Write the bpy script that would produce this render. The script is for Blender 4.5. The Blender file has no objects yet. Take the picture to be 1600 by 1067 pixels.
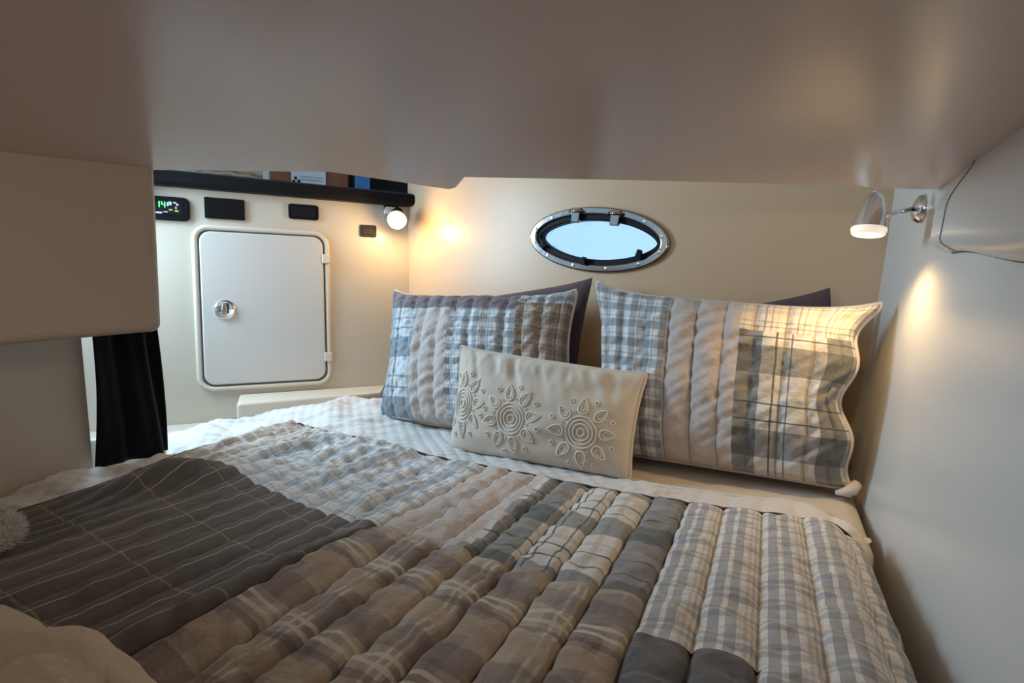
import bpy, bmesh, math, random
from mathutils import Vector, Matrix, noise
random.seed(7)
SC = bpy.context.scene
COL = SC.collection

# ------------------------------------------------------------------ camera
FPX = 800.0                                   # focal length in pixels of a 1600x1067 frame
TILT = math.atan(53.5 / FPX)
CZ = 1.02                                     # eye height; the berth top is at 0.60
cam_d = bpy.data.cameras.new('camera'); cam = bpy.data.objects.new('camera', cam_d); COL.objects.link(cam)
cam_d.sensor_width = 36.0; cam_d.lens = FPX / 1600 * 36.0; cam_d.clip_start = 0.02
cam.location = (0, 0, CZ); cam.rotation_euler = (math.pi/2 - TILT, 0, math.radians(26.565))      # the berth lies square to the axes
SC.camera = cam

# ------------------------------------------------------------------ world, large lights, exposure
world = bpy.data.worlds.new('sky'); SC.world = world; world.use_nodes = True
bg = world.node_tree.nodes['Background']
bg.inputs[0].default_value = (0.42, 0.71, 1.0, 1); bg.inputs[1].default_value = 1.1

CA, SA = math.cos(math.radians(26.565)), math.sin(math.radians(26.565))
def P(u, v, z=0.0):                           # berth coordinates: u across (to the right), v towards the head
    return Vector((u, v, z))
def R2(x, y, z=0.0):                          # from coordinates square to the viewer (x right, y ahead) to the world
    return Vector((CA*x - SA*y, SA*x + CA*y, z))
AHEAD = R2(0, 1)

def area(name, loc, target, sx, sy, power, color):
    d = bpy.data.lights.new(name, 'AREA'); d.shape = 'RECTANGLE'; d.size = sx; d.size_y = sy
    d.energy = power; d.color = color
    o = bpy.data.objects.new(name, d); COL.objects.link(o); o.location = loc
    o.rotation_euler = (Vector(target) - Vector(loc)).to_track_quat('-Z', 'Y').to_euler()
    return o
# daylight falling in through the companionway on the left; an added fill light behind the viewer
area('companionway_daylight', P(-2.15, 0.82, 1.52), P(-.3, 0.80, 0.60), 0.42, 0.7, 28, (0.54, 0.79, 1.0))
area('added_fill_light', P(-.55, -1.425, 1.08), P(-.5, .6, 0.72), 0.6, 0.10, 4.2, (1.0, 0.82, 0.66))      # unseen fill, added to brighten the foreground

vs = SC.view_settings
vs.view_transform = 'Standard'; vs.look = 'None'; vs.gamma = 1.0; vs.exposure = 0.08; vs.use_curve_mapping = False

# ------------------------------------------------------------------ helpers
def ray(px, py):
    a = (px - 800) / FPX; b = (533.5 - py) / FPX
    return R2(a, math.cos(TILT) + b*math.sin(TILT), -math.sin(TILT) + b*math.cos(TILT))
EYE = Vector((0, 0, CZ))
def on_plane(px, py, p0, n):
    d = ray(px, py); return EYE + d * ((Vector(p0) - EYE).dot(n) / d.dot(n))
def on_z(px, py, z): return on_plane(px, py, (0, 0, z), Vector((0, 0, 1)))
def on_v(px, py, v): return on_plane(px, py, P(0, v), P(0, 1))
def at_y(px, py, y): return on_plane(px, py, AHEAD*y, AHEAD)
def dep(p): return p.dot(AHEAD)
def smooth(a, b, x):
    t = max(0.0, min(1.0, (x - a) / (b - a))); return t*t*(3 - 2*t)
def lerp(a, b, t): return a + (b - a) * t

def mesh(name, verts, faces, mat, parent=None, shade=True, uvs=None):
    me = bpy.data.meshes.new(name)
    me.from_pydata([tuple(v) for v in verts], [], faces)
    if uvs is not None:
        lay = me.uv_layers.new(name='UVMap')
        for i, l in enumerate(me.loops): lay.data[i].uv = uvs[l.vertex_index]
    if mat: me.materials.append(mat)
    if shade: me.polygons.foreach_set('use_smooth', [True]*len(me.polygons))
    o = bpy.data.objects.new(name, me); COL.objects.link(o)
    if parent is not None: attach(o, parent)
    return o
def attach(o, parent):
    o.parent = parent
    if parent.type == 'EMPTY': o.matrix_parent_inverse = Matrix.Translation(-parent.location)
    return o
def thing(name, loc, label, cat, group=None):
    o = bpy.data.objects.new(name, None); COL.objects.link(o); o.location = loc; o.empty_display_size = 0.05
    return tag(o, label, cat, group)
def tag(o, label, cat, group=None):
    o['label'] = label; o['category'] = cat
    if group: o['group'] = group
    return o
def struct(o, label=None):
    o['kind'] = 'structure'
    if label: o['label'] = label
    return o
def bevel(o, w, seg=3, ang=35):
    m = o.modifiers.new('bevel', 'BEVEL'); m.width = w; m.segments = seg; m.limit_method = 'ANGLE'; m.angle_limit = math.radians(ang)
    return o
def flat_smooth(o, ang=40):
    """smooth shading with sharp edges above an angle"""
    bm = bmesh.new(); bm.from_mesh(o.data)
    for e in bm.edges:
        if len(e.link_faces) == 2 and e.calc_face_angle(0) > math.radians(ang): e.smooth = False
    for f in bm.faces: f.smooth = True
    bm.to_mesh(o.data); bm.free(); return o
def prism(name, poly, dz, mat, parent=None, frame=None):
    """poly: list of 3-D points (planar); dz: extrusion vector"""
    n = len(poly); dz = Vector(dz)
    vs_ = [Vector(p) for p in poly] + [Vector(p) + dz for p in poly]
    fs = [list(range(n))[::-1], list(range(n, 2*n))] + [[i, (i+1) % n, n+(i+1) % n, n+i] for i in range(n)]
    o = mesh(name, vs_, fs, mat, parent, False)
    bm = bmesh.new(); bm.from_mesh(o.data); bmesh.ops.recalc_face_normals(bm, faces=bm.faces); bm.to_mesh(o.data); bm.free()
    return o
def tube(name, pts, r, mat, parent=None, closed=False, seg=8, radii=None):
    pts = [Vector(p) for p in pts]; n = len(pts); V = []; Fc = []
    up = None
    for i, p in enumerate(pts):
        a = pts[(i-1) % n] if (closed or i > 0) else p; b = pts[(i+1) % n] if (closed or i < n-1) else p
        t = (b - a).normalized()
        if up is None:
            up = Vector((0, 0, 1)) if abs(t.z) < 0.9 else Vector((1, 0, 0))
        x = t.cross(up).normalized(); y = x.cross(t).normalized(); up = y
        rr = radii[i] if radii else r
        for k in range(seg):
            q = 2*math.pi*k/seg; V.append(p + x*math.cos(q)*rr + y*math.sin(q)*rr)
    m = n if closed else n-1
    for i in range(m):
        for k in range(seg):
            Fc.append([i*seg+k, i*seg+(k+1) % seg, ((i+1) % n)*seg+(k+1) % seg, ((i+1) % n)*seg+k])
    if not closed:
        Fc.append(list(range(seg))[::-1]); Fc.append([(n-1)*seg+k for k in range(seg)])
    if name is None: return V, Fc
    return mesh(name, V, Fc, mat, parent)
def lathe(name, prof, org, axis, mat, parent=None, seg=32, shade_ang=35):
    axis = Vector(axis).normalized(); t = Vector((0, 0, 1)) if abs(axis.z) < .9 else Vector((1, 0, 0))
    x = axis.cross(t).normalized(); y = axis.cross(x); org = Vector(org)
    V = []; Fc = []
    for r, h in prof:
        for k in range(seg):
            q = 2*math.pi*k/seg; V.append(org + axis*h + x*(r*math.cos(q)) + y*(r*math.sin(q)))
    for i in range(len(prof)-1):
        for k in range(seg):
            Fc.append([i*seg+k, i*seg+(k+1) % seg, (i+1)*seg+(k+1) % seg, (i+1)*seg+k])
    if prof[0][0] > 1e-5: Fc.append(list(range(seg))[::-1])
    if prof[-1][0] > 1e-5: Fc.append([(len(prof)-1)*seg+k for k in range(seg)])
    o = mesh(name, V, Fc, mat, parent)
    bm = bmesh.new(); bm.from_mesh(o.data); bmesh.ops.remove_doubles(bm, verts=bm.verts, dist=1e-6); bmesh.ops.recalc_face_normals(bm, faces=bm.faces); bm.to_mesh(o.data); bm.free()
    return flat_smooth(o, shade_ang)
def rrect(w0, w1, z0, z1, r, seg=6):
    out = []
    for cx, cz, a0 in ((w1-r, z1-r, 0), (w0+r, z1-r, 90), (w0+r, z0+r, 180), (w1-r, z0+r, 270)):
        for k in range(seg+1):
            a = math.radians(a0 + 90*k/seg); out.append((cx + r*math.cos(a), cz + r*math.sin(a)))
    return out

# ------------------------------------------------------------------ materials
class NT:
    def __init__(s, name):
        s.m = bpy.data.materials.new(name); s.m.use_nodes = True; s.t = s.m.node_tree
        s.b = s.t.nodes['Principled BSDF']; s.out = s.t.nodes['Material Output']
    def n(s, typ, **kw):
        o = s.t.nodes.new(typ)
        for k, v in kw.items(): setattr(o, k, v)
        return o
    def l(s, a, b): s.t.links.new(a, b)
    def math(s, op, a, b=None):
        o = s.n('ShaderNodeMath', operation=op)
        for i, x in enumerate((a, b)):
            if x is None: continue
            if isinstance(x, (int, float)): o.inputs[i].default_value = x
            else: s.l(x, o.inputs[i])
        return o.outputs[0]
    def mix(s, f, a, b, mode='MIX'):
        o = s.n('ShaderNodeMix', data_type='RGBA', blend_type=mode)
        for i, x in ((0, f), (6, a), (7, b)):
            if isinstance(x, (int, float)): o.inputs[i].default_value = x
            elif isinstance(x, tuple): o.inputs[i].default_value = (*x[:3], 1)
            else: s.l(x, o.inputs[i])
        return o.outputs[2]
    def noise(s, scale, detail=3, vec=None, rough=.5):
        o = s.n('ShaderNodeTexNoise'); o.inputs['Scale'].default_value = scale; o.inputs['Detail'].default_value = detail
        o.inputs['Roughness'].default_value = rough
        if vec is None: vec = s.n('ShaderNodeTexCoord').outputs['Object']
        s.l(vec, o.inputs['Vector']); return o
    def bump(s, h, strength=.2, dist=.002):
        o = s.n('ShaderNodeBump'); o.inputs['Strength'].default_value = strength; o.inputs['Distance'].default_value = dist
        s.l(h, o.inputs['Height']); s.l(o.outputs[0], s.b.inputs['Normal'])

def paint(name, col, rough=.35, var=.05, coat=0.0, bumpy=.04, spec=.5):
    t = NT(name); nz = t.noise(2.2, 4)
    c2 = tuple(c*(1-var*2) for c in col)
    t.l(t.mix(nz.outputs[0], col, c2), t.b.inputs['Base Color'])
    t.b.inputs['Roughness'].default_value = rough; t.b.inputs['Coat Weight'].default_value = coat
    t.b.inputs['Specular IOR Level'].default_value = spec
    n2 = t.noise(9, 3); t.bump(n2.outputs[0], bumpy, .01)
    return t.m
def metal(name, col=(.74, .73, .75), rough=.08):
    t = NT(name); t.b.inputs['Base Color'].default_value = (*col, 1); t.b.inputs['Metallic'].default_value = 1
    nz = t.noise(60, 2); r = t.math('MULTIPLY_ADD', nz.outputs[0], .1); r.node.inputs[2].default_value = rough - .03
    t.l(r, t.b.inputs['Roughness']); return t.m
def plastic(name, col, rough=.4):
    t = NT(name); nz = t.noise(30, 2); t.b.inputs['Specular IOR Level'].default_value = .5 if col[0] > .05 else .12
    t.l(t.mix(nz.outputs[0], col, tuple(c*.8 for c in col)), t.b.inputs['Base Color'])
    t.b.inputs['Roughness'].default_value = rough; return t.m
def emit(name, col, s):
    t = NT(name); t.b.inputs['Base Color'].default_value = (*col, 1)
    t.b.inputs['Emission Color'].default_value = (*col, 1); t.b.inputs['Emission Strength'].default_value = s; return t.m
def cloth(name, col, var=.12, weave=900, rough=.95, sheen=.2, crumple=.25, cscale=28):
    t = NT(name); nz = t.noise(7, 4)
    n3 = t.noise(weave*.25, 2)
    c = t.mix(nz.outputs[0], col, tuple(x*(1-var*2) for x in col))
    c = t.mix(t.math('MULTIPLY', n3.outputs[0], .35), c, tuple(x*.6 for x in col))
    t.l(c, t.b.inputs['Base Color']); t.b.inputs['Roughness'].default_value = rough
    t.b.inputs['Sheen Weight'].default_value = sheen; t.b.inputs['Specular IOR Level'].default_value = .2
    n2 = t.noise(cscale, 4); t.bump(n2.outputs[0], crumple, .012)
    return t.m
def plaid(name, base, us, vs_, pu, pv, wob=.0025, mott=.22, crumple=.3):
    """woven check in metres of cloth: us / vs_ = [(start, end, colour, cover)] within one repeat"""
    t = NT(name); uv = t.n('ShaderNodeUVMap').outputs[0]
    nz = t.noise(14, 2, uv); add = t.n('ShaderNodeVectorMath', operation='MULTIPLY_ADD')
    t.l(nz.outputs['Color'], add.inputs[0]); add.inputs[1].default_value = (wob*2,)*3; t.l(uv, add.inputs[2])
    sep = t.n('ShaderNodeSeparateXYZ'); t.l(add.outputs[0], sep.inputs[0])
    cur = base
    for axis, st, per in ((0, us, pu), (1, vs_, pv)):
        if not st: continue
        f = t.math('FRACT', t.math('DIVIDE', sep.outputs[axis], per))
        r = t.n('ShaderNodeValToRGB'); cr = r.color_ramp; cr.interpolation = 'CONSTANT'
        cr.elements[0].position = 0; cr.elements[0].color = (0, 0, 0, 0)
        cr.elements.remove(cr.elements[1])
        for a, b, col, cov in st:
            e = cr.elements.new(a); e.color = (*col, cov)
            e = cr.elements.new(b); e.color = (*col, 0)
        t.l(f, r.inputs[0])
        cur = t.mix(r.outputs[1], cur, r.outputs[0])
    raw = t.n('ShaderNodeSeparateXYZ'); t.l(uv, raw.inputs[0])           # dark quilting thread every channel
    fr_ = t.math('ABSOLUTE', t.math('SUBTRACT', t.math('FRACT', t.math('DIVIDE', raw.outputs[0], .066)), .5))
    cur = t.mix(t.math('MULTIPLY', t.math('GREATER_THAN', fr_, .474), .55), cur, tuple(c*.3 for c in base))
    n2 = t.noise(9, 5, uv); m = t.math('MULTIPLY', n2.outputs[0], mott*2)
    cur = t.mix(m, cur, (.62, .58, .55), 'MULTIPLY')
    n4 = t.noise(420, 2, uv); cur = t.mix(t.math('MULTIPLY', n4.outputs[0], .5), cur, (.55, .53, .52), 'MULTIPLY')
    t.l(cur, t.b.inputs['Base Color']); t.b.inputs['Roughness'].default_value = .95
    t.b.inputs['Specular IOR Level'].default_value = .15; t.b.inputs['Sheen Weight'].default_value = .15
    n3 = t.noise(48, 4); t.bump(n3.outputs[0], crumple*1.5, .012)
    return t.m

M = {}
M['gel'] = paint('cream_gelcoat', (.58, .50, .42), .34, .03)
M['ceil'] = paint('ceiling_gelcoat', (.68, .55, .48), .24, .03, bumpy=.06)
M['hullp'] = paint('hull_liner_vinyl', (.60, .405, .245), .36, .04)
M['bulk'] = paint('bulkhead_gelcoat', (.60, .51, .41), .32, .03)
M['rwall'] = paint('wall_gelcoat', (.60, .59, .575), .30, .03)
M['hatch'] = paint('hatch_plastic', (.63, .57, .52), .38, .02)
M['bead'] = paint('hatch_bead_plastic', (.68, .59, .48), .35, .02)
M['gap'] = plastic('seam_and_gap_shade', (.12, .11, .10), .7)  # dark tone for the panel seam and for shade painted into gaps
M['chrome'] = metal('polished_chrome')
M['rimsteel'] = metal('porthole_stainless', (.34, .30, .28), .10)
M['black'] = plastic('black_plastic', (.008, .007, .008), .35)
M['rail'] = plastic('black_vinyl_rail', (.010, .009, .010), .45)
M['rubber'] = plastic('black_rubber', (.01, .012, .016), .5)
M['curt'] = cloth('black_curtain', (.008, .007, .009), .1, sheen=.05)
M['carpet'] = cloth('floor_carpet', (.25, .2, .16))
M['sheet'] = cloth('tan_sheet', (.66, .56, .45), .05, crumple=.15, cscale=12)
M['white_cover'] = cloth('pale_coverlet_cotton', (.74, .70, .67), .08)
M['cream_lumbar'] = cloth('cream_linen', (.66, .58, .49), .05, crumple=.12, cscale=16)
M['thread'] = cloth('cream_thread', (.80, .73, .64), .05, crumple=.05)
M['plum'] = cloth('plum_cotton', (.13, .085, .10), .1)
M['cream_throw'] = cloth('cream_fleece', (.66, .55, .43), .08, crumple=.5, cscale=40)
M['fur'] = cloth('white_fur', (.80, .78, .73), .05)
M['piping'] = cloth('pale_piping', (.74, .68, .62), .05, crumple=.05)
M['dark_edge'] = cloth('dark_edge_cloth', (.03, .03, .035), .05, crumple=.05)
W = (.80, .81, .82); SL = (.17, .20, .24); CH = (.09, .10, .11); CRM = (.74, .68, .58); TP = (.155, .14, .135)
BR = (.30, .19, .12); PK = (.62, .54, .50); BLU = (.30, .36, .43)
M['taupe_pane'] = plaid('taupe_windowpane', TP, [(.455, .50, (.66, .58, .48), .8)], [(.40, .425, (.55, .48, .4), .4)], .066, .115, mott=.25, crumple=.15)
M['brown_plaid'] = plaid('brown_line_plaid', (.44, .38, .34),
    [(.06, .34, (.62, .53, .44), .6), (.44, .475, CRM, .75), (.53, .56, CRM, .75), (.60, .9, (.20, .16, .15), .45)],
    [(.08, .30, (.52, .42, .32), .7), (.36, .42, (.16, .13, .12), .5), (.48, .52, CRM, .8), (.58, .62, CRM, .8), (.68, .95, (.18, .15, .15), .45)], .14, .16)
M['blue_gingham'] = plaid('blue_grey_gingham', (.84, .85, .86), [(.08, .46, (.24, .29, .35), .55), (.60, .66, SL, .4), (.80, .84, BR, .3)],
    [(.08, .44, (.26, .31, .37), .42), (.62, .68, SL, .35)], .066, .058, mott=.18)
M['tan_lines'] = plaid('tan_white_line_check', (.55, .44, .34), [(.2, .3, W, .85), (.42, .5, W, .8), (.7, .95, (.33, .27, .3), .5)],
    [(.2, .3, W, .5), (.6, .68, W, .5)], .062, .09)
M['plain_pink'] = plaid('plain_pale_rose', PK, [], [(.3, .34, (.5, .43, .42), .3)], .1, .09, mott=.15)
M['buffalo'] = plaid('charcoal_white_check', (.76, .74, .71),
    [(.08, .42, CH, .70), (.55, .568, CH, .85), (.70, .718, CH, .8), (.90, .95, (.5, .42, .34), .5)],
    [(.10, .44, CH, .60), (.54, .558, CH, .9), (.74, .758, CH, .85), (.88, .93, (.5, .42, .34), .4)], .215, .20)
M['grey_gingham'] = plaid('grey_white_gingham', (.84, .82, .80), [(.20, .40, (.17, .19, .24), .55), (.50, .68, (.17, .19, .24), .50), (.80, .86, (.45, .35, .26), .35), (.92, .96, CH, .3)],
    [(.06, .26, (.22, .24, .28), .40), (.36, .52, (.22, .24, .28), .38), (.72, .78, (.5, .4, .3), .3)], .066, .050, mott=.3)
M['slate_plain'] = plaid('slate_chambray', (.17, .165, .175), [], [(.3, .34, (.4, .38, .36), .3)], .1, .12)
M['mauve'] = plaid('mauve_chambray', (.26, .21, .23), [], [], .1, .1, mott=.3)
M['big_blue'] = plaid('large_blue_white_check', (.72, .75, .77), [(.10, .48, SL, .55), (.56, .59, SL, .7), (.76, .79, SL, .7)],
    [(.12, .46, (.20, .25, .30), .78), (.60, .63, SL, .7), (.78, .81, SL, .6)], .16, .215)
M['brown_gingham'] = plaid('brown_gingham', (.55, .48, .42), [(.1, .5, BR, .55), (.6, .66, CH, .5), (.8, .86, W, .4)],
    [(.1, .5, BR, .5), (.6, .66, CH, .5), (.8, .86, W, .4)], .06, .055)
M['sham_gingham'] = plaid('blue_grey_small_check', (.82, .84, .86), [(.06, .52, (.13, .16, .19), .52), (.66, .74, CH, .35)],
    [(.06, .50, (.13, .16, .19), .50), (.66, .74, CH, .3)], .044, .050, mott=.16)
M['cream_plaid'] = plaid('cream_line_plaid', (.80, .75, .68), [(.1, .34, (.42, .40, .40), .4), (.48, .54, CH, .5), (.68, .73, CH, .45), (.86, .92, (.6, .45, .3), .4)],
    [(.1, .34, (.45, .42, .4), .35), (.5, .55, CH, .45), (.7, .75, CH, .4)], .07, .075)
M['wood'] = paint('galley_teak', (.36, .13, .06), .4, .2)
M['white_pl'] = plastic('white_plastic', (.80, .86, .92), .4)
M['wicker'] = paint('wicker', (.72, .58, .42), .8, .2)
M['blue'] = paint('blue_packet_print', (.05, .22, .55), .4, .3)
M['outlet'] = plastic('grey_outlet_plastic', (.035, .03, .028), .5)

H = .42
CEIL = CZ + .52*H

# ================================================================== THE SETTING
struct(prism('floor', [(-3.4, -1.7, -.02), (.4, -1.7, -.02), (.4, 3.2, -.02), (-3.4, 3.2, -.02)], (0, 0, .02), M['carpet']), 'carpeted cabin sole')

# --- forward bulkhead (left far wall) and its frame of coordinates
B0 = R2(-.495, 2.474); BE = R2(.781, .374).normalized(); BN = Vector((BE.y, -BE.x, 0))   # BN points into the cabin
def B(w, o, z): return B0 + BE*w + BN*o + Vector((0, 0, z))
def on_b(px, py, o=0.0):
    p = on_plane(px, py, B0 + BN*o, BN); return (p - B0).dot(BE), p.z
railz = on_b(450, 305)[1]
wb = struct(prism('wall_forward', [B(-2.0, 0, 0), B(.0, 0, 0), B(.0, 0, railz), B(-2.0, 0, railz)], -BN*.05, M['bulk']), 'cream bulkhead with locker hatch')
# --- hull side (back wall) with the porthole opening
HC = R2(2.31*H, 3.23*H); HE = (HC - B0).normalized(); HN = Vector((HE.y, -HE.x, 0))
if HN.y > 0: HN = -HN
HLEN = (HC - B0).length
def Hw(s, o, z): return B0 + HE*s + HN*o + Vector((0, 0, z))
pl = on_plane(831, 368, B0, HN); pr = on_plane(1048, 383, B0, HN)
pt = on_plane(940, 315, B0, HN); pb = on_plane(938, 418, B0, HN)
PC = (pl + pr)/2; PE = (pr - pl).normalized(); PU = HN.cross(PE); PU = PU if PU.z > 0 else -PU
PA = (pr - pl).length/2; PB = abs((pt - pb).dot(PU))/2
def lens(a, b, n=64, k=1.0):
    out = []
    for i in range(n):
        q = 2*math.pi*i/n; s = math.sin(q)
        out.append((a*math.cos(q), b*math.copysign(abs(s)**k, s)))
    return out
def Pw(x, y, o): return PC + PE*x + PU*y + HN*o
hole = [Pw(x, y, 0) for x, y in lens(PA*.90, PB*.80, 64, 1.06)]
ZT = 2.0
def outer_pt(p):
    d = (p - PC); sx = d.dot(HE); sz = d.z
    s0 = (PC - B0).dot(HE); z0 = PC.z; ks = []
    if sx > 1e-6: ks.append((HLEN + .3 - s0)/sx)
    if sx < -1e-6: ks.append((0 - s0)/sx)
    if sz > 1e-6: ks.append((ZT - z0)/sz)
    if sz < -1e-6: ks.append((0 - z0)/sz)
    k = min(ks); return Hw(s0 + sx*k, 0, z0 + sz*k)
out_ = [outer_pt(p) for p in hole]
# snap the four nearest points to the wall's corners
for cs, cz in ((0, 0), (0, ZT), (HLEN + .3, 0), (HLEN + .3, ZT)):
    c = Hw(cs, 0, cz); i = min(range(64), key=lambda j: (out_[j] - c).length); out_[i] = c
back_h = [p - HN*.06 for p in hole]; back_o = [p - HN*.06 for p in out_]
V = hole + out_ + back_h + back_o; Fc = []
for i in range(64):
    j = (i+1) % 64
    Fc += [[i, j, 64+j, 64+i], [128+i, 192+i, 192+j, 128+j], [i, 128+i, 128+j, j], [64+i, 64+j, 192+j, 192+i]]
struct(mesh('wall_back', V, Fc, M['hullp'], None, False), 'cream hull side with oval porthole')

# --- right wall: leans outward towards the top
def woff(z):
    h = (max(z, .60) - CZ)/H; return (.610 + .105*h - .030*h*h)*H
VC = P(0, 1).dot(HC)
ZS = [0.0, .60] + [.60 + .1*k for k in range(1, 15)]; nz_ = len(ZS)
V = [P(woff(z), v, z) for v in (-1.6, 2.1) for z in ZS]
V += [p + P(.06, 0) for p in V]
Fc = []
for k in range(nz_-1): Fc += [[k, k+1, nz_+k+1, nz_+k], [2*nz_+k, 3*nz_+k, 3*nz_+k+1, 2*nz_+k+1], [k, 2*nz_+k, 2*nz_+k+1, k+1], [nz_+k, nz_+k+1, 3*nz_+k+1, 3*nz_+k]]
Fc += [[0, nz_, 3*nz_, 2*nz_], [nz_-1, 3*nz_-1, 4*nz_-1, 2*nz_-1]]
struct(flat_smooth(mesh('wall_right', V, Fc, M['rwall'], None, False), 40), 'white smooth side wall')

# --- rounded moulding along the top of the right wall
OMAX = .034
def mo(h): return OMAX*min(1, (h/.12))**.45*(1 - .95*smooth(.45, 1.05, h)) if h > 0 else 0
HS = [0, .004, .012, .03, .06, .1] + [.15 + .85*k/12 for k in range(13)]; np_ = len(HS)
ep = on_plane(1449, 396, P(woff(CZ + .2*H) - OMAX, 0), P(1, 0)); VE = ep.y
def mzb(v): return ep.z - .042*smooth(0, .36, VE - v)
def mpt(v, h, grow=0.0):
    z = lerp(mzb(v), CEIL + .012, h); return P(woff(z) - mo(h) - grow, v, z)
NV = 40; V = []; Fc = []
for i in range(NV+1):
    v = VE - 1.9*(i/NV)**1.6
    for h in HS: V.append(mpt(v, h))
for i in range(NV):
    for k in range(np_-1): Fc.append([i*np_+k, (i+1)*np_+k, (i+1)*np_+k+1, i*np_+k+1])
o_ = len(V)
for h in HS: z = lerp(mzb(VE), CEIL + .012, h); V.append(P(woff(z) + .01, VE, z))
for k in range(np_-1): Fc.append([k, k+1, o_+k+1, o_+k])
for i in range(NV): pass
tr = mesh('trim_1', V, Fc, M['rwall']); struct(flat_smooth(tr, 40), 'rounded white moulding at top of side wall')
tube('panel_seam', [mpt(VE - .052 - .012*math.sin(h*math.pi), h, .0002) for h in HS[2:]], .0011, M['gap'], tr)
tube('painted_gap_shade', [P(woff(mzb(v)) - .002, v, mzb(v) - .0005) for v in [VE - 1.8*(i/40)**1.6 for i in range(41)]], .0016, M['gap'], tr)  # dark line painting the shade under the moulding's lower edge

# --- low ceiling slab with its free edge over the berth
edge_px = [(-260, 262), (0, 264), (240, 267), (515, 270), (600, 282), (660, 291), (702, 297), (714, 294), (728, 278), (1000, 283), (1300, 291), (1440, 297), (1462, 297)]
edge = [on_z(x, y, CEIL) for x, y in edge_px]
wr = woff(CEIL) + .02
vlast = edge[-1].dot(P(0, 1))
poly = [P(-2.0, -1.5, CEIL)] + edge + [P(wr, vlast, CEIL), P(wr, -1.5, CEIL)]
cl = struct(prism('ceiling', poly, (0, 0, .05), M['ceil']), 'low glossy cream overhead panel above the berth')
bevel(cl, .006, 3)
# riser on top of the free edge and the higher deckhead beyond it
struct(prism('trim_2', [p + R2(0, -.03, .05) for p in (edge[0], edge[2], edge[3], edge[-1])] + [p + R2(0, -.09, .05) for p in (edge[-1], edge[3], edge[2], edge[0])], (0, 0, ZT - CEIL - .05), M['gel']), 'riser above the ceiling edge')
up = [edge[0] + R2(0, -.1), edge[-1] + R2(.4, -.1), Hw(HLEN + .3, -.05, 0), B(0, -.06, 0), B(-1.45, -.06, 0)]
struct(prism('ceiling_deckhead', [(p.x, p.y, ZT) for p in up], (0, 0, .04), M['gel']), 'higher deckhead beyond the ceiling edge')

# --- left: boxed locker hanging from the ceiling, panel under it
A_ = on_z(0, 237, CEIL); C_ = on_z(241, 263, CEIL)
dirn = (C_ - A_); dirn.z = 0; A2 = A_ - dirn*2.2
zA = at_y(0, 538, dep(A_)).z; zC = at_y(241, 517, dep(C_)).z
zA2 = zA - (zC - zA)*2.2
D_ = R2(-.76*1.34, 1.34); E_ = R2(-1.75, 1.2)
def vz(p, z): return Vector((p.x, p.y, z))
V = [vz(A2, zA2), vz(C_, zC), vz(D_, zC), vz(E_, zA2), vz(A2, CEIL + .02), vz(C_, CEIL + .02), vz(D_, CEIL + .02), vz(E_, CEIL + .02)]
bx = mesh('trim_3', V, [[0, 3, 2, 1], [4, 5, 6, 7], [0, 1, 5, 4], [1, 2, 6, 5], [2, 3, 7, 6], [3, 0, 4, 7]], M['gel'], None, False)
bevel(bx, .012, 4); struct(bx, 'cream boxed overhead locker at left')
UL = -1.562
def lean(z): return UL - .07*(z - .6)
V = []
for v in (-.75, .683):
    for z in (0, 1.3): V += [P(lean(z), v, z), P(lean(z) - .035, v, z)]
struct(mesh('wall_left', V, [[0, 4, 6, 2], [1, 3, 7, 5], [4, 5, 7, 6], [0, 2, 3, 1], [2, 6, 7, 3], [0, 1, 5, 4]], M['gel'], None, False), 'cream side panel below the boxed locker')
aft = struct(prism('wall_aft', [(-1.95, -1.5, 0), (.2, -1.5, 0), (.2, -1.5, CEIL), (-1.95, -1.5, CEIL)], (0, -.05, 0), M['gel']), 'rear bulkhead behind the viewer')
bevel(prism('added_fill_housing', [P(-.88, -1.499, 1.01), P(-.22, -1.499, 1.01), P(-.22, -1.499, 1.15), P(-.88, -1.499, 1.15)], (0, .06, 0), M['white_pl'], aft), .01, 3)  # unseen housing, added to carry the fill light

# --- ledge along the foot of the bulkhead
wl, zl = on_b(374, 620); wr_, zr = on_b(600, 598)
zl = (zl + zr)/2
lp = [B(wl, 0, 0), B(.02, 0, 0), B(.02, .16, 0), B(wl, .24, 0)]
lg = prism('trim_5', [vz(p, .42) for p in lp], (0, 0, zl - .42), M['bead']); bevel(lg, .012, 3); struct(lg, 'cream ledge at the foot of the bulkhead')
wl2, zl2 = on_b(250, 665)
lg2 = prism('trim_6', [vz(p, .35) for p in (B(-1.4, 0, 0), B(wl - .01, 0, 0), B(wl - .01, .16, 0), B(-1.4, .14, 0))], (0, 0, zl2 - .35), M['gel']); bevel(lg2, .01, 3)
struct(lg2, 'lower cream ledge beside the berth')

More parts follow.
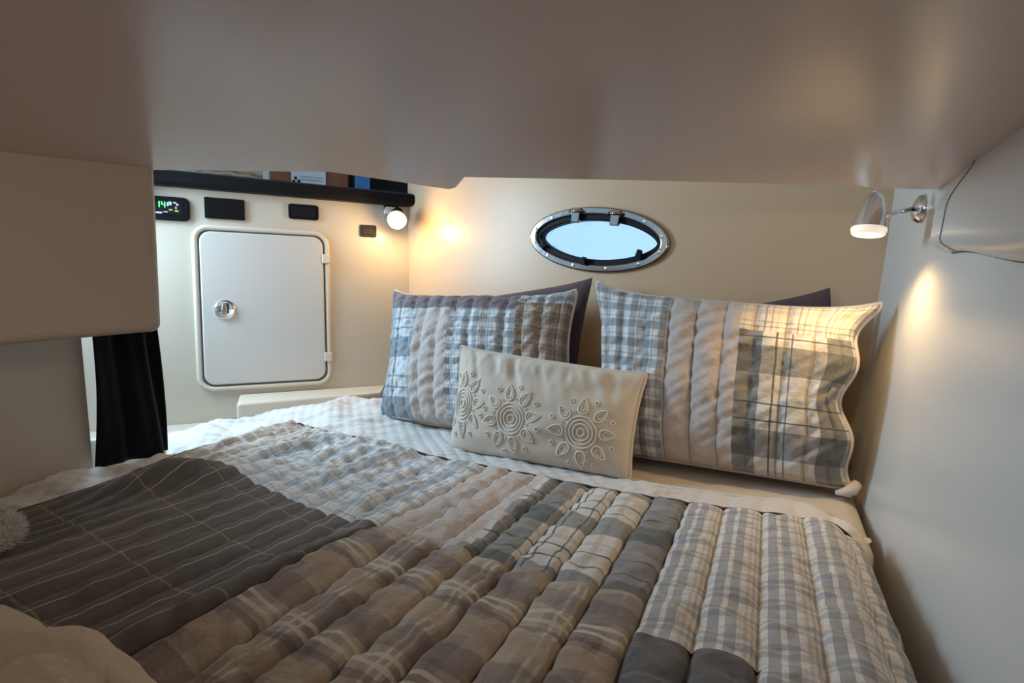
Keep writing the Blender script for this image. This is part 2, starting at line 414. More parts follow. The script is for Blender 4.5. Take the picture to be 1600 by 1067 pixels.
# ================================================================== PORTHOLE
win = struct(mesh('window_1', [], [], None), 'oval porthole in a screwed stainless rim')
def ring(name, o_shape, i_shape, o0, o1, mat, parent, bev=.004):
    n = len(o_shape); V = [Pw(x, y, o0) for x, y in o_shape] + [Pw(x, y, o1) for x, y in o_shape] + [Pw(x, y, o1) for x, y in i_shape] + [Pw(x, y, o0) for x, y in i_shape]
    Fc = []
    for i in range(n):
        j = (i+1) % n
        for a, b in ((0, n), (n, 2*n), (2*n, 3*n), (3*n, 0)): Fc.append([a+i, a+j, b+j, b+i])
    o = mesh(name, V, Fc, mat, parent, True)
    bm = bmesh.new(); bm.from_mesh(o.data); bmesh.ops.recalc_face_normals(bm, faces=bm.faces); bm.to_mesh(o.data); bm.free()
    flat_smooth(o, 30)
    if bev: bevel(o, bev, 3, 30)
    return o
rim = ring('rim', lens(PA, PB, 64, 1.0), lens(PA*.885, PB*.77, 64, 1.08), -.01, .016, M['rimsteel'], win, .006)
gas = ring('gasket', lens(PA*.905, PB*.80, 64, 1.07), lens(PA*.84, PB*.60, 64, 1.30), -.03, .007, M['rubber'], win, .004)
gt = NT('porthole_glass'); tb = gt.n('ShaderNodeBsdfTransparent'); gl = gt.n('ShaderNodeBsdfGlossy'); gl.inputs['Roughness'].default_value = .03
mx = gt.n('ShaderNodeMixShader'); fr = gt.n('ShaderNodeFresnel'); gt.l(fr.outputs[0], mx.inputs[0]); gt.l(tb.outputs[0], mx.inputs[1]); gt.l(gl.outputs[0], mx.inputs[2]); gt.l(mx.outputs[0], gt.out.inputs[0])
sh = lens(PA*.87, PB*.68, 48, 1.2)
prism('glass_pane', [Pw(x, y, -.022) for x, y in sh], HN*.005, gt.m, win)
for i in range(12):
    q = 2*math.pi*(i + .5)/12; c = Pw(PA*.93*math.cos(q), PB*.87*math.sin(q), .0155)
    lathe('screw', [(.0065, 0), (.0055, .0025), (.0, .0035)], c, HN, M['chrome'], rim, 10)
for px, py in ((905, 334), (966, 338)):
    c = on_plane(px, py, PC, HN); x = (c - PC).dot(PE); y = (c - PC).dot(PU)
    h = prism('hinge', [Pw(x+dx, y+dy, .012) for dx, dy in ((-.019, .018), (.019, .018), (.017, -.035), (-.017, -.035))], HN*.016, M['rimsteel'], win); bevel(h, .004, 2)
    tube('hinge_pin', [Pw(x-.024, y+.006, .03), Pw(x+.024, y+.006, .03)], .006, M['rimsteel'], h)
for px, py in ((854, 381), (917, 407), (1003, 396)):
    c = on_plane(px, py, PC, HN); x = (c - PC).dot(PE); y = (c - PC).dot(PU)
    h = prism('latch_dog', [Pw(x+dx, y+dy, .012) for dx, dy in ((-.006, .012), (.007, .010), (.012, -.018), (-.012, -.016))], HN*.02, M['rubber'], win); bevel(h, .003, 2)

# ================================================================== BULKHEAD FITTINGS
# --- black padded rail on top of the bulkhead
rz0 = on_b(450, 308)[1]; rz1 = on_b(450, 286)[1]
def rail_sec(w, dz=0): return [B(w, o, z + dz) for o, z in ((-.06, rz0), (.035, rz0), (.048, rz0+.012), (.048, rz1-.012), (.035, rz1), (-.06, rz1))]
pts0 = [B(-1.6, 0, 0), B(.02, 0, 0)]
V = rail_sec(-1.6, .0) + rail_sec(-.02, .0) + [p + BE*.0 for p in rail_sec(.035, 0)]
for k in range(6):          # last section eases in to round the end
    c = B(.035, 0, (rz0+rz1)/2); V[12+k] = c + (V[12+k] - c)*.88
Fc = [[i*6+k, (i+1)*6+k, (i+1)*6+(k+1) % 6, i*6+(k+1) % 6] for i in range(2) for k in range(6)] + [[0, 1, 2, 3, 4, 5], [17, 16, 15, 14, 13, 12]]
rl = mesh('handrail', V, Fc, M['rail'], None, False); bevel(rl, .004, 3)
tag(rl, 'black padded rail running along the top of the cream bulkhead', 'rail')

# --- locker hatch
cs = [on_b(306, 358), on_b(505, 369), on_b(513, 594), on_b(319, 604)]
w0 = (cs[0][0] + cs[3][0])/2; w1 = (cs[1][0] + cs[2][0])/2; z1 = (cs[0][1] + cs[1][1])/2; z0 = (cs[2][1] + cs[3][1])/2
ht = thing('locker_hatch', B((w0+w1)/2, 0, z0), 'grey-white rounded locker hatch with a chrome latch in the bulkhead', 'hatch')
def plate(name, w0, w1, z0, z1, r, o0, o1, mat, parent, bev=.003):
    o = prism(name, [B(w, o0, z) for w, z in rrect(w0, w1, z0, z1, r)], BN*(o1-o0), mat, parent)
    if bev: bevel(o, bev, 3, 50)
    return o
plate('gap_shade_plate', w0, w1, z0, z1, .045, .0005, .005, M['gap'], ht, 0)  # dark plate standing in for the shade in the gap round the door
plate('door_panel', w0+.007, w1-.007, z0+.007, z1-.007, .042, .001, .016, M['hatch'], ht, .006)
tube('frame_bead', [B(w, .004, z) for w, z in rrect(w0-.010, w1+.010, z0-.010, z1+.010, .052, 8)], .011, M['bead'], ht, True, 10)
for py in (405, 557):
    w, z = on_b(508, py)
    h = plate('hinge', w1-.012, w1+.022, z-.020, z+.020, .005, .002, .022, M['bead'], ht, .004)
wk, zk = on_b(352, 484)
lt = lathe('latch', [(.040, 0), (.040, .004), (.034, .010), (.030, .008), (.0, .006)], B(wk, .016, zk), BN, M['chrome'], ht)
lh = prism('latch_handle', [B(wk+x, .020, zk+y) for x, y in ((-.010, -.026), (.004, -.028), (.008, 0), (.004, .028), (-.010, .026), (-.014, 0))], BN*.010, M['chrome'], lt); bevel(lh, .004, 3)

# --- stereo / heater display, half hidden by the boxed locker
def brect(a, b, c, d):
    (wa, za), (wb_, zb_) = on_b(a, b), on_b(c, d); return wa, wb_, zb_, za
w0, w1, z0, z1 = brect(188, 302, 298, 347)
st = thing('control_display', B((w0+w1)/2, 0, z0), 'black control panel with small green digits beside the boxed locker', 'control panel')
plate('housing', w0, w1, z0, z1, .022, .0005, .016, M['black'], st, .005)
(wa, za) = on_b(205, 314); (wb_, zb_) = on_b(286, 336)
plate('screen', wa, wb_, zb_, za, .004, .016, .0175, M['rubber'], st, 0)
GRN = emit('green_segment', (.08, .9, .12), 2.2); DIM = emit('dim_white_print', (.45, .5, .55), .06); YEL = emit('dim_yellow_print', (.5, .42, .1), .2)
def bar(name, wc, zc, ww, hh, mat, parent, o=.0176): return prism(name, [B(wc+x, o, zc+y) for x, y in ((-ww/2, -hh/2), (ww/2, -hh/2), (ww/2, hh/2), (-ww/2, hh/2))], BN*.0008, mat, parent)
wd, zd = on_b(250, 320)
# digits 1 and 4 in segment style
sw, shh = .0035, .011
one = bar('digit_segment', wd, zd, sw, shh*2, GRN, st)
for x, y, a, b in ((.008, .0055, sw, shh), (.018, .0055, sw, shh), (.018, -.0055, sw, shh), (.013, 0, .012, sw)): bar('digit_segment', wd+x, zd+y, a, b, GRN, st)
for px, py, a, b, m in ((263, 320, .006, .016, DIM), (267, 319, .010, .014, DIM), (274, 318, .010, .006, DIM), (278, 321, .008, .008, DIM), (250, 333, .02, .006, DIM), (240, 333, .018, .006, DIM), (260, 332, .014, .004, DIM), (268, 329, .012, .005, YEL), (277, 331, .012, .006, YEL), (276, 326, .006, .008, YEL)):
    wp, zp = on_b(px, py); bar('display_mark', wp, zp, a, b, m, st)
# --- square black panel with a faint arrow mark
w0, w1, z0, z1 = brect(319, 308, 383, 345)
sp = thing('switch_panel', B((w0+w1)/2, 0, z0), 'square-cornered black panel with a faint arrow mark above the hatch', 'panel')
plate('face_plate', w0, w1, z0, z1, .004, .0005, .012, M['black'], sp, .003)
wm, zm = on_b(351, 326)
fm = plastic('faint_grey_mark', (.05, .045, .045), .5)
tube('arrow_mark', [B(wm-.010, .0125, zm+.012), B(wm+.012, .0125, zm), B(wm-.010, .0125, zm-.012)], .0014, fm, sp, True, 6)
# --- small black recess
w0, w1, z0, z1 = brect(450, 318, 498, 345)
rc = thing('vent_recess', B((w0+w1)/2, 0, z0), 'small rounded black panel above the hinge corner of the hatch', 'panel')
plate('face_plate', w0, w1, z0, z1, .012, .0005, .010, M['black'], rc, .004)
plate('inner_plate', w0+.012, w1-.012, z0+.012, z1-.012, .006, .010, .0115, M['rubber'], rc, 0)
# --- outlet
w0, w1, z0, z1 = brect(562, 351, 588, 371)
ol = thing('power_outlet', B((w0+w1)/2, 0, z0), 'small dark grey outlet cover just below the left reading lamp', 'outlet')
plate('cover', w0, w1, z0, z1, .008, .0005, .010, M['outlet'], ol, .003)
plate('flap', w0+.010, w1-.010, z0+.010, z1-.014, .004, .010, .014, M['outlet'], ol, .002)

# ================================================================== READING LAMPS
GLOW = emit('lamp_glow', (1.0, .80, .48), 6.0)
def frosted():
    t = NT('frosted_lens'); t.b.inputs['Base Color'].default_value = (1, .95, .86, 1); t.b.inputs['Roughness'].default_value = .5
    t.b.inputs['Emission Color'].default_value = (1, .84, .60, 1); t.b.inputs['Emission Strength'].default_value = .5; return t.m
FROST = frosted()
def lamp(wall_pt, wall_n, head, axis, size, label, power, spread):
    axis = Vector(axis).normalized(); wall_n = Vector(wall_n).normalized(); k = size
    t = thing('reading_lamp', wall_pt, label, 'lamp', 'chrome reading lamps')
    lathe('wall_base', [(.036*k, 0), (.036*k, .006*k), (.030*k, .016*k), (.014*k, .022*k), (.0, .024*k)], wall_pt, wall_n, M['chrome'], t)
    side = (Vector(wall_pt) + wall_n*.02*k - head); side = (side - axis*side.dot(axis)).normalized()
    j = head + side*.026*k
    tube('arm', [Vector(wall_pt) + wall_n*.016*k, j], .006*k, M['chrome'], t, seg=12)
    lathe('swivel', [(.0, -.012*k), (.009*k, -.009*k), (.012*k, 0), (.009*k, .009*k), (.0, .012*k)], j, (j - Vector(wall_pt)), M['chrome'], t, 16)
    shd = lathe('shade', [(.0, -.050*k), (.010*k, -.049*k), (.016*k, -.044*k), (.020*k, -.034*k), (.026*k, -.012*k), (.033*k, .016*k), (.036*k, .034*k), (.034*k, .034*k), (.030*k, .012*k), (.012*k, -.02*k), (.0, -.022*k)], head, axis, M['chrome'], t, 40, 50)
    lathe('finial', [(.006*k, 0), (.006*k, .004*k), (.003*k, .007*k), (0, .008*k)], head - axis*.049*k, -axis, M['chrome'], shd, 12)
    lathe('diffuser', [(.0355*k, 0), (.0375*k, .004*k), (.0345*k, .016*k), (.031*k, .018*k), (.0325*k, .004*k), (.0325*k, 0)], head + axis*.034*k, axis, FROST, t, 40, 50)
    lathe('bulb', [(.0, 0), (.024*k, 0), (.024*k, .004*k), (.0, .006*k)], head + axis*.030*k, axis, GLOW, t, 24)
    d = bpy.data.lights.new('reading_light', 'SPOT' if spread else 'POINT'); d.energy = power; d.color = (1.0, .66, .30); d.shadow_soft_size = .02*k
    if spread: d.spot_size = math.radians(spread); d.spot_blend = .7
    o = bpy.data.objects.new('reading_light', d); COL.objects.link(o); o.location = head + axis*.078*k
    o.rotation_euler = axis.to_track_quat('-Z', 'Y').to_euler(); attach(o, t)
    return t
# right lamp on the side wall
rn = P(-1, 0, .15).normalized()
wp = None
d = ray(1443, 326)
lo, hi = .5, 2.5
for _ in range(50):
    mid = (lo+hi)/2; p = EYE + d*mid
    if p.dot(P(1, 0)) < woff(p.z): lo = mid
    else: hi = mid
wp = EYE + d*lo
hd = at_y(1362, 334, dep(wp) - .03)
lamp(wp, rn, hd, (hd - at_y(1369, 300, dep(wp) - .03)).normalized() + R2(0, -.03), .82, 'chrome bullet reading lamp on the right side wall, shining down', 4.5, 150)
# left lamp on the bulkhead near the corner
w, z = on_b(611, 331); wpl = B(w, 0, z)
hl = at_y(621, 337, dep(wpl) - .10)
ax = R2(.10, -.62, -.42)
lamp(wpl, BN, hl, ax, 1.15, 'chrome reading lamp glowing on the bulkhead beside the hatch', 4.6, 0)

# ================================================================== GALLEY BEYOND THE BULKHEAD
ctop = rz1 - .10
ctr = prism('galley_counter', [B(-2.2, -.08, ctop-.04), B(-.02, -.08, ctop-.04), B(-.02, -.62, ctop-.04), B(-2.2, -.62, ctop-.04)], Vector((0, 0, .04)), M['black'])
tag(ctr, 'dark galley counter behind the bulkhead rail', 'counter')
gw = prism('wall_galley', [B(-2.4, -.62, 0), B(.3, -.62, 0), B(.3, -.62, 2.6), B(-2.4, -.62, 2.6)], -BN*.04, M['gel']); struct(gw, 'galley wall beyond the rail')
def gal(px, o):      # position along the bulkhead of an image column at depth o behind it
    return on_b(px, 282, -o)[0]
def gbox(name, a, b, o, dep, h, mat, label, cat, bev=.006):
    wa, wb_ = gal(a, o), gal(b, o)
    q = prism(name, [B(wa, -o, ctop), B(wb_, -o, ctop), B(wb_, -o-dep, ctop), B(wa, -o-dep, ctop)], Vector((0, 0, h)), mat); bevel(q, bev, 2)
    return tag(q, label, cat)
gbox('wooden_cabinet', 421, 545, .36, .2, .60, M['wood'], 'reddish wooden cabinet side seen above the rail', 'cabinet')
gbox('white_canister', 411, 421, .22, .04, .30, M['white_pl'], 'narrow white canister standing by the woven basket', 'canister')
nb = thing('notice_card', B(gal(480, .34), -.34, ctop), 'white card with three black dots against the wooden cabinet', 'card')
wa, wb_ = gal(455, .34), gal(509, .34)
pc = prism('card', [B(wa, -.34, ctop), B(wb_, -.34, ctop), B(wb_, -.34, ctop+.34), B(wa, -.34, ctop+.34)], -BN*.008, M['white_pl'], nb)
ink = plastic('black_ink', (.01, .01, .015), .6)
for px, py in ((462, 278), (459, 283), (467, 283)):
    w, z = on_b(px, py, -.338); lathe('printed_dot', [(.007, 0), (.007, .001), (0, .001)], B(w, -.338, z), BN, ink, pc, 12)
pink = plastic('pale_blue_ink', (.25, .5, .62), .6)
for py in (275.5, 280):
    (wa2, z), (wb2, _) = on_b(470, py, -.339), on_b(504, py, -.339)
    prism('printed_line', [B(wa2, -.339, z), B(wb2, -.339, z), B(wb2, -.339, z+.003), B(wa2, -.339, z+.003)], BN*.0008, pink, pc)
gbox('dark_appliance', 552, 640, .30, .18, .5, M['black'], 'black appliance standing behind the rail near the corner', 'appliance')
bp = gbox('blue_packet', 556, 578, .22, .04, .22, M['blue'], 'blue printed packet in front of the black appliance', 'packet')
# woven basket: ring of wound coils
bk = thing('woven_basket', B(gal(360, .30), -.30, ctop), 'pale woven basket standing behind the rail', 'basket')
bc = B(gal(360, .30), -.30, 0); br = abs(gal(408, .30) - gal(312, .30))/2
for k in range(9):
    z = ctop + .0175 + k*.021
    tube('coil', [bc + BE*(br*(.9+.012*k)*math.cos(a)) + BN*(br*.45*math.sin(a)) + Vector((0, 0, z + .004*math.sin(a*9 + k*1.7))) for a in [2*math.pi*i/40 for i in range(40)]], .0125, M['wicker'], bk, True, 8)

# ================================================================== BERTH
MT = .596
mpoly = [(-1.55, -.55), (.10, -.55), (.115, .85), (.185, 1.10), (.195, 1.52), (-.6, 1.72), (-1.42, 1.90), (-1.60, 1.74), (-1.80, 1.44), (-1.80, 1.0), (-1.55, .85)]
ms = prism('mattress', [P(u, v, .34) for u, v in mpoly], Vector((0, 0, MT - .34)), M['sheet']); bevel(ms, .035, 5, 30)
for f in ms.data.polygons: f.use_smooth = True
tag(ms, 'berth mattress in a plain tan sheet under the quilts', 'mattress')
mb = prism('berth_base', [P(u, v, 0) for u, v in [(-1.53, -.5), (.06, -.5), (.08, 1.48), (-1.40, 1.86), (-1.53, 1.70)]], Vector((0, 0, .338)), M['gel'])
tag(mb, 'cream moulded base carrying the berth mattress', 'berth base')

def nz(x, y, s=0.0): return noise.noise(Vector((x, y, s)))
# --- pale coverlet
def vup(u): return lerp(1.23, 1.70, smooth(-.62, -1.0, u)) - .14*smooth(-1.45, -1.8, u) + .012*math.sin(u*9) - .10*smooth(.06, .19, u)
def uleft(v): return lerp(-1.545, -1.80, smooth(.84, 1.02, v)) + .010*math.sin(v*17)
def cov_z(u, v):
    p1 = (u + v)/.048; p2 = (u - v)/.048
    if u > -.35:
        f = smooth(-.35, -.15, u); p1 = lerp(p1, u/.062, f)
    q = abs(math.sin(math.pi*p1)) if u > -.15 else (abs(math.sin(math.pi*p1)*math.sin(math.pi*p2)))
    z = .601 + .0085*(.6 + .8*nz(u*4, v*4, 21)**2)*q**.5
    z += .010*nz(u*9, v*9, 3) * (1 + 1.5*smooth(-1.1, -1.4, u))
    z += .016*max(0, nz((u-v)*16, (u+v)*4, 8))*smooth(-.9, -1.3, u)
    z += .030*smooth(-1.0, -1.4, u)*smooth(1.15, 1.45, v)*(1 - smooth(-1.55, -1.75, u))
    return max(z, .5985)
def grid(nu, nv, fn):
    V = []; uv = []
    for j in range(nv+1):
        for i in range(nu+1):
            p, w = fn(i/nu, j/nv); V.append(p); uv.append(w)
    Fc = [[j*(nu+1)+i, j*(nu+1)+i+1, (j+1)*(nu+1)+i+1, (j+1)*(nu+1)+i] for j in range(nv) for i in range(nu)]
    return V, Fc, uv
def cov_fn(s, t):
    un = lerp(-1.80, .185, s); v = lerp(.12, vup(un), t)
    u = lerp(uleft(v), lerp(.105, .185, smooth(1.05, 1.13, v)), s)
    z = cov_z(u, v); e = min(s*2.0, (1-s)*2.0); z -= .022*(1 - smooth(0, .035, e)); z -= .006*(1 - smooth(0, .012, 1-t))
    return P(u, v, max(z, .585 if e < .035 else .5985)), (u, v)
V, Fc, uv = grid(330, 230, cov_fn)
cov = thing('coverlet', P(-.8, 1.2, .6), 'pale off-white coverlet with diamond stitching folded back below the pillows', 'coverlet')
mesh('quilted_sheet', V, Fc, M['white_cover'], cov, True, uv)
tube('hem', [cov_fn(i/120, 1.0)[0] for i in range(114)], .005, M['white_cover'], cov, seg=6)

# --- patchwork quilt
CHN = .066
def warp(u, v):
    k = smooth(-.62, -1.15, u)
    return v + .10*k*smooth(.1, .6, v) + .012*math.sin(u*7.3)*smooth(.2, .6, v) + .03*smooth(-1.2, -1.45, u)*smooth(.8, 1.06, v)
def quilt_pt(u, v):
    """u, v: cloth coordinates"""
    vv = warp(u, v)
    ph = (u/CHN) % 1.0
    puff = .015*(4*ph*(1-ph))**.36
    uu = u; z = .6215
    left = smooth(-.45, -.75, u); top = smooth(.62, .80, v)
    wr = .014*nz(u*11 + v*2, v*5 - u*3, 5) * (.25 + .75*left*top)
    fold = .034*max(0, nz(u*15 + .6*math.sin(v*5), v*3.6, 9))*left*top
    dim = .0075*nz(u*13, (v + u*.6)*40, 2) + .0045*nz(u*36, v*34, 12)
    calm = left*(1 - top)                                     # the taupe patch lies flatter
    h = puff*(1 - .3*left*top)*(1 - .6*calm) + wr*.6 + fold + dim*(1 - .5*calm) + .008
    # bunched-up lump near the curtain
    du, dv = u + 1.20, vv - .66
    a = du*.80 + dv*.60; b = -du*.60 + dv*.80
    h += .050*math.exp(-(a/.15)**2 - (b/.065)**2)
    # soft ridge running to the near edge
    h += .025*math.exp(-((u + .62 - (v-.3)*.1)/.05)**2)*smooth(.75, .5, v)
    # the edge rolls down onto the coverlet
    e = min(1.06 - v, 10); h *= .25 + .75*smooth(-.002, .03, e)
    el = u + 1.42; h *= .3 + .7*smooth(-.002, .04, el)
    z += max(h, -.002)
    if u > .095:                      # falls over the side of the mattress
        s = u - .095; R = .062; q = min(s/R, math.pi/2); n_ = .5*h
        base = .095 + R*math.sin(q); dz = R*(1 - math.cos(q)) + max(0, s - R*math.pi/2)
        side = math.sin(q)
        uu = base + min(side*h*.55, .018); z = .6215 + h*math.cos(q) - dz
    uu += .13*smooth(-1.0, -1.42, u)*smooth(.80, .35, v)
    return P(uu, vv, z)
QL = thing('patchwork_quilt', P(-.6, .5, .6), 'patchwork quilt of grey, blue, taupe and brown checked patches spread over the berth', 'quilt')
patches = [('tan_lines', -1.42, -1.188, .66, 1.06, 'tan check patch with white lines'), ('blue_gingham', -1.188, -.594, .66, 1.06, 'blue-grey gingham patch'),
           ('plain_pink', -.594, -.429, .66, 1.06, 'plain pale rose patch'), ('buffalo', -.429, -.132, .66, 1.06, 'large charcoal and white check patch'),
           ('grey_gingham', -.132, .31, .585, 1.06, 'grey and white gingham patch'), ('taupe_pane', -1.42, -.594, -.10, .66, 'dark taupe windowpane patch'),
           ('brown_plaid', -.594, -.132, -.10, .66, 'brown line plaid patch'), ('slate_plain', -.132, 0, -.10, .585, 'plain slate patch'), ('grey_gingham', 0, .31, -.10, .585, 'grey and white gingham patch')]
for mk, u0, u1, v0, v1, lb in patches:
    nu = max(4, int((u1-u0)/.0055)); nv = max(4, int((v1-v0)/.0065))
    def fn(s, t, u0=u0, u1=u1, v0=v0, v1=v1):
        u, v = lerp(u0, u1, s), lerp(v0, v1, t); return quilt_pt(u, v), (u, v)
    V, Fc, uv = grid(nu, nv, fn)
    o = mesh('patch', V, Fc, M[mk], QL, True, uv); o['label'] = lb
tube('dark_edge_line', [quilt_pt(lerp(-1.42, .31, i/220), 1.06) + Vector((0, .002, .001)) for i in range(221)], .0048, M['dark_edge'], QL, seg=6)  # dark tube along the quilt's top edge
tube('dark_edge_line', [quilt_pt(-1.42, lerp(-.1, 1.06, i/160)) + Vector((0, 0, -.002)) for i in range(161)], .004, M['dark_edge'], QL, seg=6)  # dark tube along the quilt's left edge

# ================================================================== PILLOWS
def pillow_fn(c, T, pinch=.07, stitch=None, sag=None, wave=None, seed=0, expo=.42, puff=.17):
    BL, BRt, TR, TL = c
    nrm = (BRt - BL + TR - TL).cross(TL - BL + TR - BRt).normalized()
    if nrm.y > 0: nrm = -nrm
    Wd = ((BRt - BL).length + (TR - TL).length)/2; Ht = ((TL - BL).length + (TR - BRt).length)/2
    def f(s, t, side):
        a = s*(1 - pinch*(1 - abs(t)**2.2)*abs(s)**3); b = t*(1 - pinch*(1.25 if t > 0 else .25)*(1 - abs(s)**5)*abs(t)**3)
        blunt = 1 - (.045 if stitch else .012)*abs(s*t)**9; a *= blunt; b *= blunt
        p = BL*((1-a)*(1-b)/4) + BRt*((1+a)*(1-b)/4) + TR*((1+a)*(1+b)/4) + TL*((1-a)*(1+b)/4)
        if wave: p = p + (BRt - BL)*wave(s, t)
        k = max(0, (1 - s*s)*(1 - t*t))**expo
        k *= 1 + .10*(-t)                                  # fuller near the bottom
        h = T*k
        e = k**.5
        if stitch and side > 0:
            x = s*Wd/2; ph = (x/stitch + .5) % 1.0
            h += (T*puff*(4*ph*(1-ph))**.40 + 0.0085*nz(x*13, (t*Ht/2 - x*.7)*46, seed+1) + .003*nz(x*40, t*Ht*20, seed+2))*e
        h += .010*nz(s*3 + seed, t*3, seed)*e
        if sag: h += sag(s, t)*e
        return p + nrm*h*side
    f.W, f.H, f.n = Wd, Ht, nrm
    return f
def pillow(name, c, T, label, patches, back_mat, stitch=None, piping=None, pinch=.07, seed=0, nx=110, ny=80, grp=None, **kw):
    f = pillow_fn(c, T, pinch, stitch, seed=seed, **kw)
    t = thing(name, (c[0] + c[1])/2, label, 'pillow', grp)
    def axis(n):                       # denser near the edges
        return [math.sin(math.pi/2*(2*i/n - 1))*.35 + (2*i/n - 1)*.65 for i in range(n+1)]
    for pn, mat, s0, s1, t0, t1, lb in patches:
        n1 = max(3, int(nx*(s1-s0)/2)); n2 = max(3, int(ny*(t1-t0)/2))
        def warp_(x, a, b):            # ease towards the seams at +-1
            return lerp(a, b, x)
        def fn(x, y):
            s, tt = lerp(s0, s1, x), lerp(t0, t1, y)
            if s1 == 1 or s0 == -1: pass
            return f(s, tt, 1), (s*f.W/2 + 100.5*(stitch or .066), tt*f.H/2 + 5)
        V, Fc, uv = grid(n1, n2, fn)
        o = mesh(pn, V, Fc, M[mat], t, True, uv)
        if lb: o['label'] = lb
    V, Fc, uv = grid(40, 30, lambda x, y: (f(2*x-1, 2*y-1, -1), (x, y)))
    mesh('back_panel', V, [q[::-1] for q in Fc], M[back_mat], t, True, uv)
    if piping:
        bd = [(-1 + 2*i/50, -1) for i in range(50)] + [(1, -1 + 2*i/40) for i in range(40)] + [(1 - 2*i/50, 1) for i in range(50)] + [(-1, 1 - 2*i/40) for i in range(40)]
        tube('piping', [f(a, b, 1) for a, b in bd], .0055, M[piping], t, True, 8)
    return t, f
# plum pillows behind the shams
pillow('sleeping_pillow', (on_v(580, 634, 1.70), on_v(900, 660, 1.60), on_v(928, 432, 1.66), on_v(665, 474, 1.76)), .055, 'plum pillow behind the left sham, its corner peaking between the two shams', [('front_panel', 'plum', -1, 1, -1, 1, None)], 'plum', seed=3, pinch=.05, nx=50, ny=40, grp='plum pillows')
pillow('sleeping_pillow', (on_v(960, 690, 1.56), on_v(1335, 735, 1.49), on_v(1299, 447, 1.545), on_v(975, 505, 1.62)), .028, 'plum pillow behind the right sham, one corner showing near the side wall', [('front_panel', 'plum', -1, 1, -1, 1, None)], 'plum', seed=5, pinch=.05, nx=50, ny=40, grp='plum pillows')
# left sham
pillow('quilted_sham', (on_v(594, 655, 1.46), on_v(915, 700, 1.42), on_v(908, 448, 1.58), on_v(614, 450, 1.61)), .098,
       'patchwork sham with a mauve top band leaning at left behind the cream cushion',
       [('patch', 'big_blue', -1, -.50, -1, .62, 'large blue-grey and white check patch'), ('patch', 'plain_pink', -.50, -.12, -1, .62, 'plain pale rose patch'),
        ('patch', 'sham_gingham', -.12, .52, -1, .62, 'blue-grey gingham patch'), ('patch', 'brown_gingham', .52, 1, -1, .74, 'brown gingham patch'),
        ('patch', 'mauve', -1, .52, .62, 1, 'mauve top band'), ('patch', 'sham_gingham', .52, 1, .74, 1, 'blue-grey corner patch')],
       'mauve', stitch=.066, piping='piping', seed=11, expo=.36, pinch=.13, grp='quilted shams')
# right sham
RS, RF = pillow('quilted_sham', (on_v(918, 704, 1.40), on_v(1352, 772, 1.335), on_v(1392, 468, 1.40), on_v(926, 434, 1.50)), .094,
       'patchwork sham with charcoal check at its right end, in the corner by the side wall',
       [('patch', 'sham_gingham', -1, -.30, -1, 1, 'blue-grey gingham patch'), ('patch', 'plain_pink', -.30, .20, -1, 1, 'plain pale rose patch'),
        ('patch', 'buffalo', .20, 1, -1, .52, 'large charcoal and white check patch'), ('patch', 'cream_plaid', .20, 1, .52, 1, 'cream line plaid patch')],
       'plain_pink', stitch=.066, piping='piping', seed=21, expo=.36, pinch=.14, wave=lambda s, t: -.035*smooth(.5, 1, s)*(.5 + .5*math.sin(t*8.5 + 2.4)), grp='quilted shams')
tie = on_z(1328, 769, .612)
tube('corner_tie', [tie + R2(x, y, z) for x, y, z in ((.03, .03, .012), (.012, .0, .014), (-.004, -.012, .010), (-.020, -.012, .004), (-.034, -.002, .0))], .010, M['piping'], RS, radii=[.006, .012, .013, .010, .004])
# cream lumbar cushion with embroidered medallions
LC, LF = pillow('lumbar_cushion', (on_v(702, 702, 1.265), on_v(985, 752, 1.215), on_v(1012, 584, 1.31), on_v(720, 540, 1.345)), .068,
       'small cream lumbar cushion with embroidered medallions in front of the shams', [('front_panel', 'cream_lumbar', -1, 1, -1, 1, None)], 'cream_lumbar', seed=31, pinch=.05, nx=110, ny=70,
       piping='cream_lumbar', sag=lambda s, t: -.022*max(0, nz(s*8 + t*1.8, t*1.0, 41))*smooth(-.1, .9, t) + .006*nz(s*14, t*3, 42)*smooth(.1, .9, t))
def medallion(s0, t0, R, rot):
    V = []; Fc = []
    def add(pts, r, closed=True):
        ok = []
        for x, y in pts:
            s = s0 + x/(LF.W/2); t = t0 + y/(LF.H/2)
            if abs(s) > .985 or abs(t) > .985: return
            ok.append(LF(s, t, 1) + LF.n*r*.6)
        v, f = tube(None, ok, r, None, None, closed, 5); o = len(V); V.extend(v); Fc.extend([[i+o for i in q] for q in f])
    def circ(cx, cy, r, n=18): return [(cx + r*math.cos(2*math.pi*i/n), cy + r*math.sin(2*math.pi*i/n)) for i in range(n)]
    for rr in (.10, .22, .32, .42): add(circ(0, 0, R*rr, 36), .0024)
    for k in range(8):
        a = rot + 2*math.pi*k/8; ca, sa = math.cos(a), math.sin(a)
        for sc in (1.0, .58):
            pts = []
            for i in range(22):                       # pointed petal
                q = 2*math.pi*i/22; rr = math.cos(q); w = math.sin(q)*(1 - .35*rr)
                x = R*(.70 + .20*sc*rr + (.05*sc if abs(q) < .2 else 0)); y = R*.125*sc*w
                pts.append((x*ca - y*sa, x*sa + y*ca))
            add(pts, .0026 if sc == 1 else .0018)
        a2 = a + math.pi/8; add(circ(R*.90*math.cos(a2), R*.90*math.sin(a2), R*.055, 10), .0020)
        add(circ(R*.56*math.cos(a2), R*.56*math.sin(a2), R*.035, 8), .0012)
    mesh('embroidered_medallion', V, Fc, M['thread'], LC)
RM = .097
medallion(-.80, -.12, RM, .1); medallion(-.16, -.26, RM, .2); medallion(.56, -.30, RM, .05)

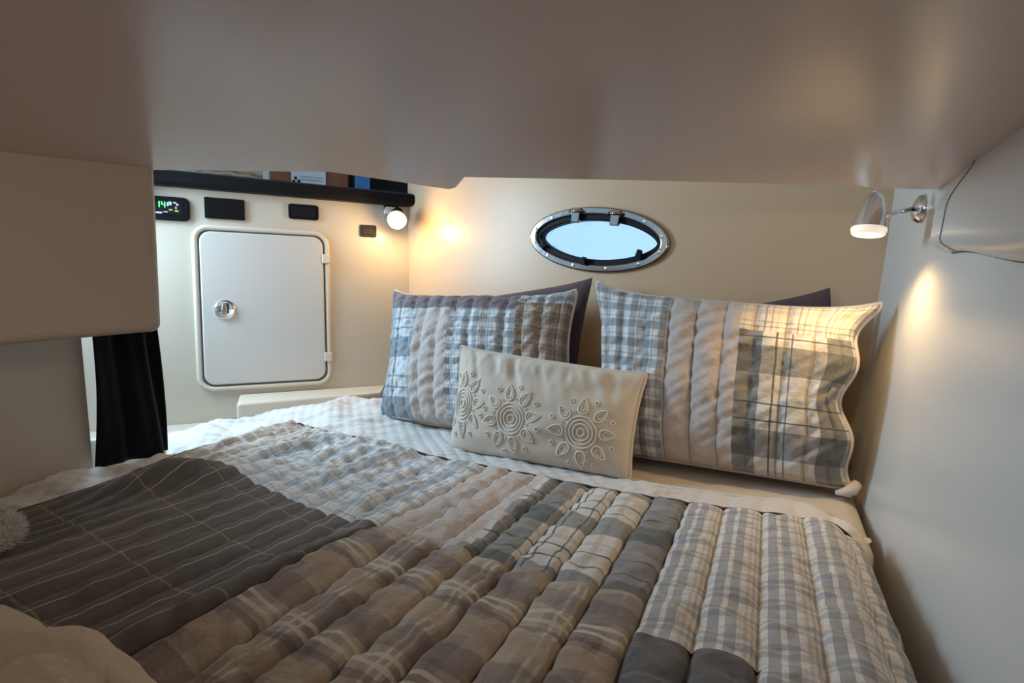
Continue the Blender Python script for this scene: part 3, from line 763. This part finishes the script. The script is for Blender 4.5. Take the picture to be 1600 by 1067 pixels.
# ================================================================== CURTAIN, THROW, FUR CUSHION
def curt_fn(s, t):
    v = lerp(.697, .838, s) - .012*(1 - t)*(1 - s); z = lerp(.606, 1.20, t)
    fold = .020*math.sin(s*11 + .8*math.sin(t*3)) + .008*math.sin(s*25 + t*4)
    u = -1.555 + .035*s + fold*(.3 + .7*s) + .012*math.sin(t*5 + s*3) - .02*(1 - t)*(s - .5)
    v += .012*math.sin(t*4.0 + 1) * s + .02*(1-t)*(s - .3)
    return P(u, v, z), (s, t)
V, Fc, uv = grid(50, 50, curt_fn)
cu = mesh('curtain', V, Fc, M['curt'], None, True, uv); sm = cu.modifiers.new('thickness', 'SOLIDIFY'); sm.thickness = .004
tag(cu, 'black curtain hanging between the boxed locker and the berth', 'curtain')

# cream throw bundled in the near left corner
def throw_fn(s, t):
    a = math.pi*2*s; r = t
    cx, cy = -.63, .085
    rad = 1 + .10*math.sin(3*a + .5) + .06*math.sin(5*a + 2)
    u = cx + .30*r*rad*math.cos(a); v = cy + .21*r*rad*math.sin(a)
    h = .06*(1 - r**2.6)**.6 if r < 1 else 0
    h += .016*nz(u*12, v*12, 6)*(1 - r**4) + .012*nz(u*22 + v*14, v*8, 7)*(1 - r**4)
    base = quilt_pt(min(max(u, -1.49), .05), min(max(v, -.09), 1.0)).z
    return P(u, v, base + .004 + h), (u, v)
V, Fc, uv = grid(96, 40, throw_fn)
th = mesh('throw_blanket', V, Fc, M['cream_throw'], None, True, uv)
tag(th, 'cream fleece throw bundled on the quilt in the near left corner', 'blanket')

# white fur cushion at the left edge
fc = P(-1.185, .262, .660)
fu = thing('fur_cushion', fc - Vector((0, 0, .06)), 'white fluffy cushion on the quilt, cut off by the left side', 'cushion')
V = []; Fc = []
for i in range(25):
    for j in range(48):
        q = math.pi*i/24; a = 2*math.pi*j/48
        V.append(fc + P(CA*.165*math.sin(q)*math.cos(a) - SA*.10*math.sin(q)*math.sin(a), SA*.165*math.sin(q)*math.cos(a) + CA*.10*math.sin(q)*math.sin(a), 0) + Vector((0, 0, .048*math.cos(q))))
for i in range(24):
    for j in range(48): Fc.append([i*48+j, (i+1)*48+j, (i+1)*48+(j+1) % 48, i*48+(j+1) % 48])
mesh('cushion_body', V, Fc, M['fur'], fu)
TV = []; TF = []
for k in range(7000):
    q = math.acos(random.uniform(-.75, 1)); a = random.uniform(0, 2*math.pi)
    n = R2(math.sin(q)*math.cos(a)/.165, math.sin(q)*math.sin(a)/.10) + Vector((0, 0, math.cos(q)/.048)); n.normalize()
    p = fc + P(CA*.165*math.sin(q)*math.cos(a) - SA*.10*math.sin(q)*math.sin(a), SA*.165*math.sin(q)*math.cos(a) + CA*.10*math.sin(q)*math.sin(a), 0) + Vector((0, 0, .048*math.cos(q)))
    d = (n + Vector((random.uniform(-.7, .7), random.uniform(-.7, .7), random.uniform(-.6, .4)))).normalized()
    x = d.orthogonal().normalized()*.0013; y = d.cross(x); L = random.uniform(.007, .014); o = len(TV)
    if (p + d*L).z < .645: continue
    TV += [p + x, p - x*.5 + y*.87, p - x*.5 - y*.87, p + d*L]; TF += [[o, o+1, o+3], [o+1, o+2, o+3], [o+2, o, o+3]]
ft = mesh('fur_tufts', TV, TF, M['fur'], fu); ft['kind'] = 'stuff'
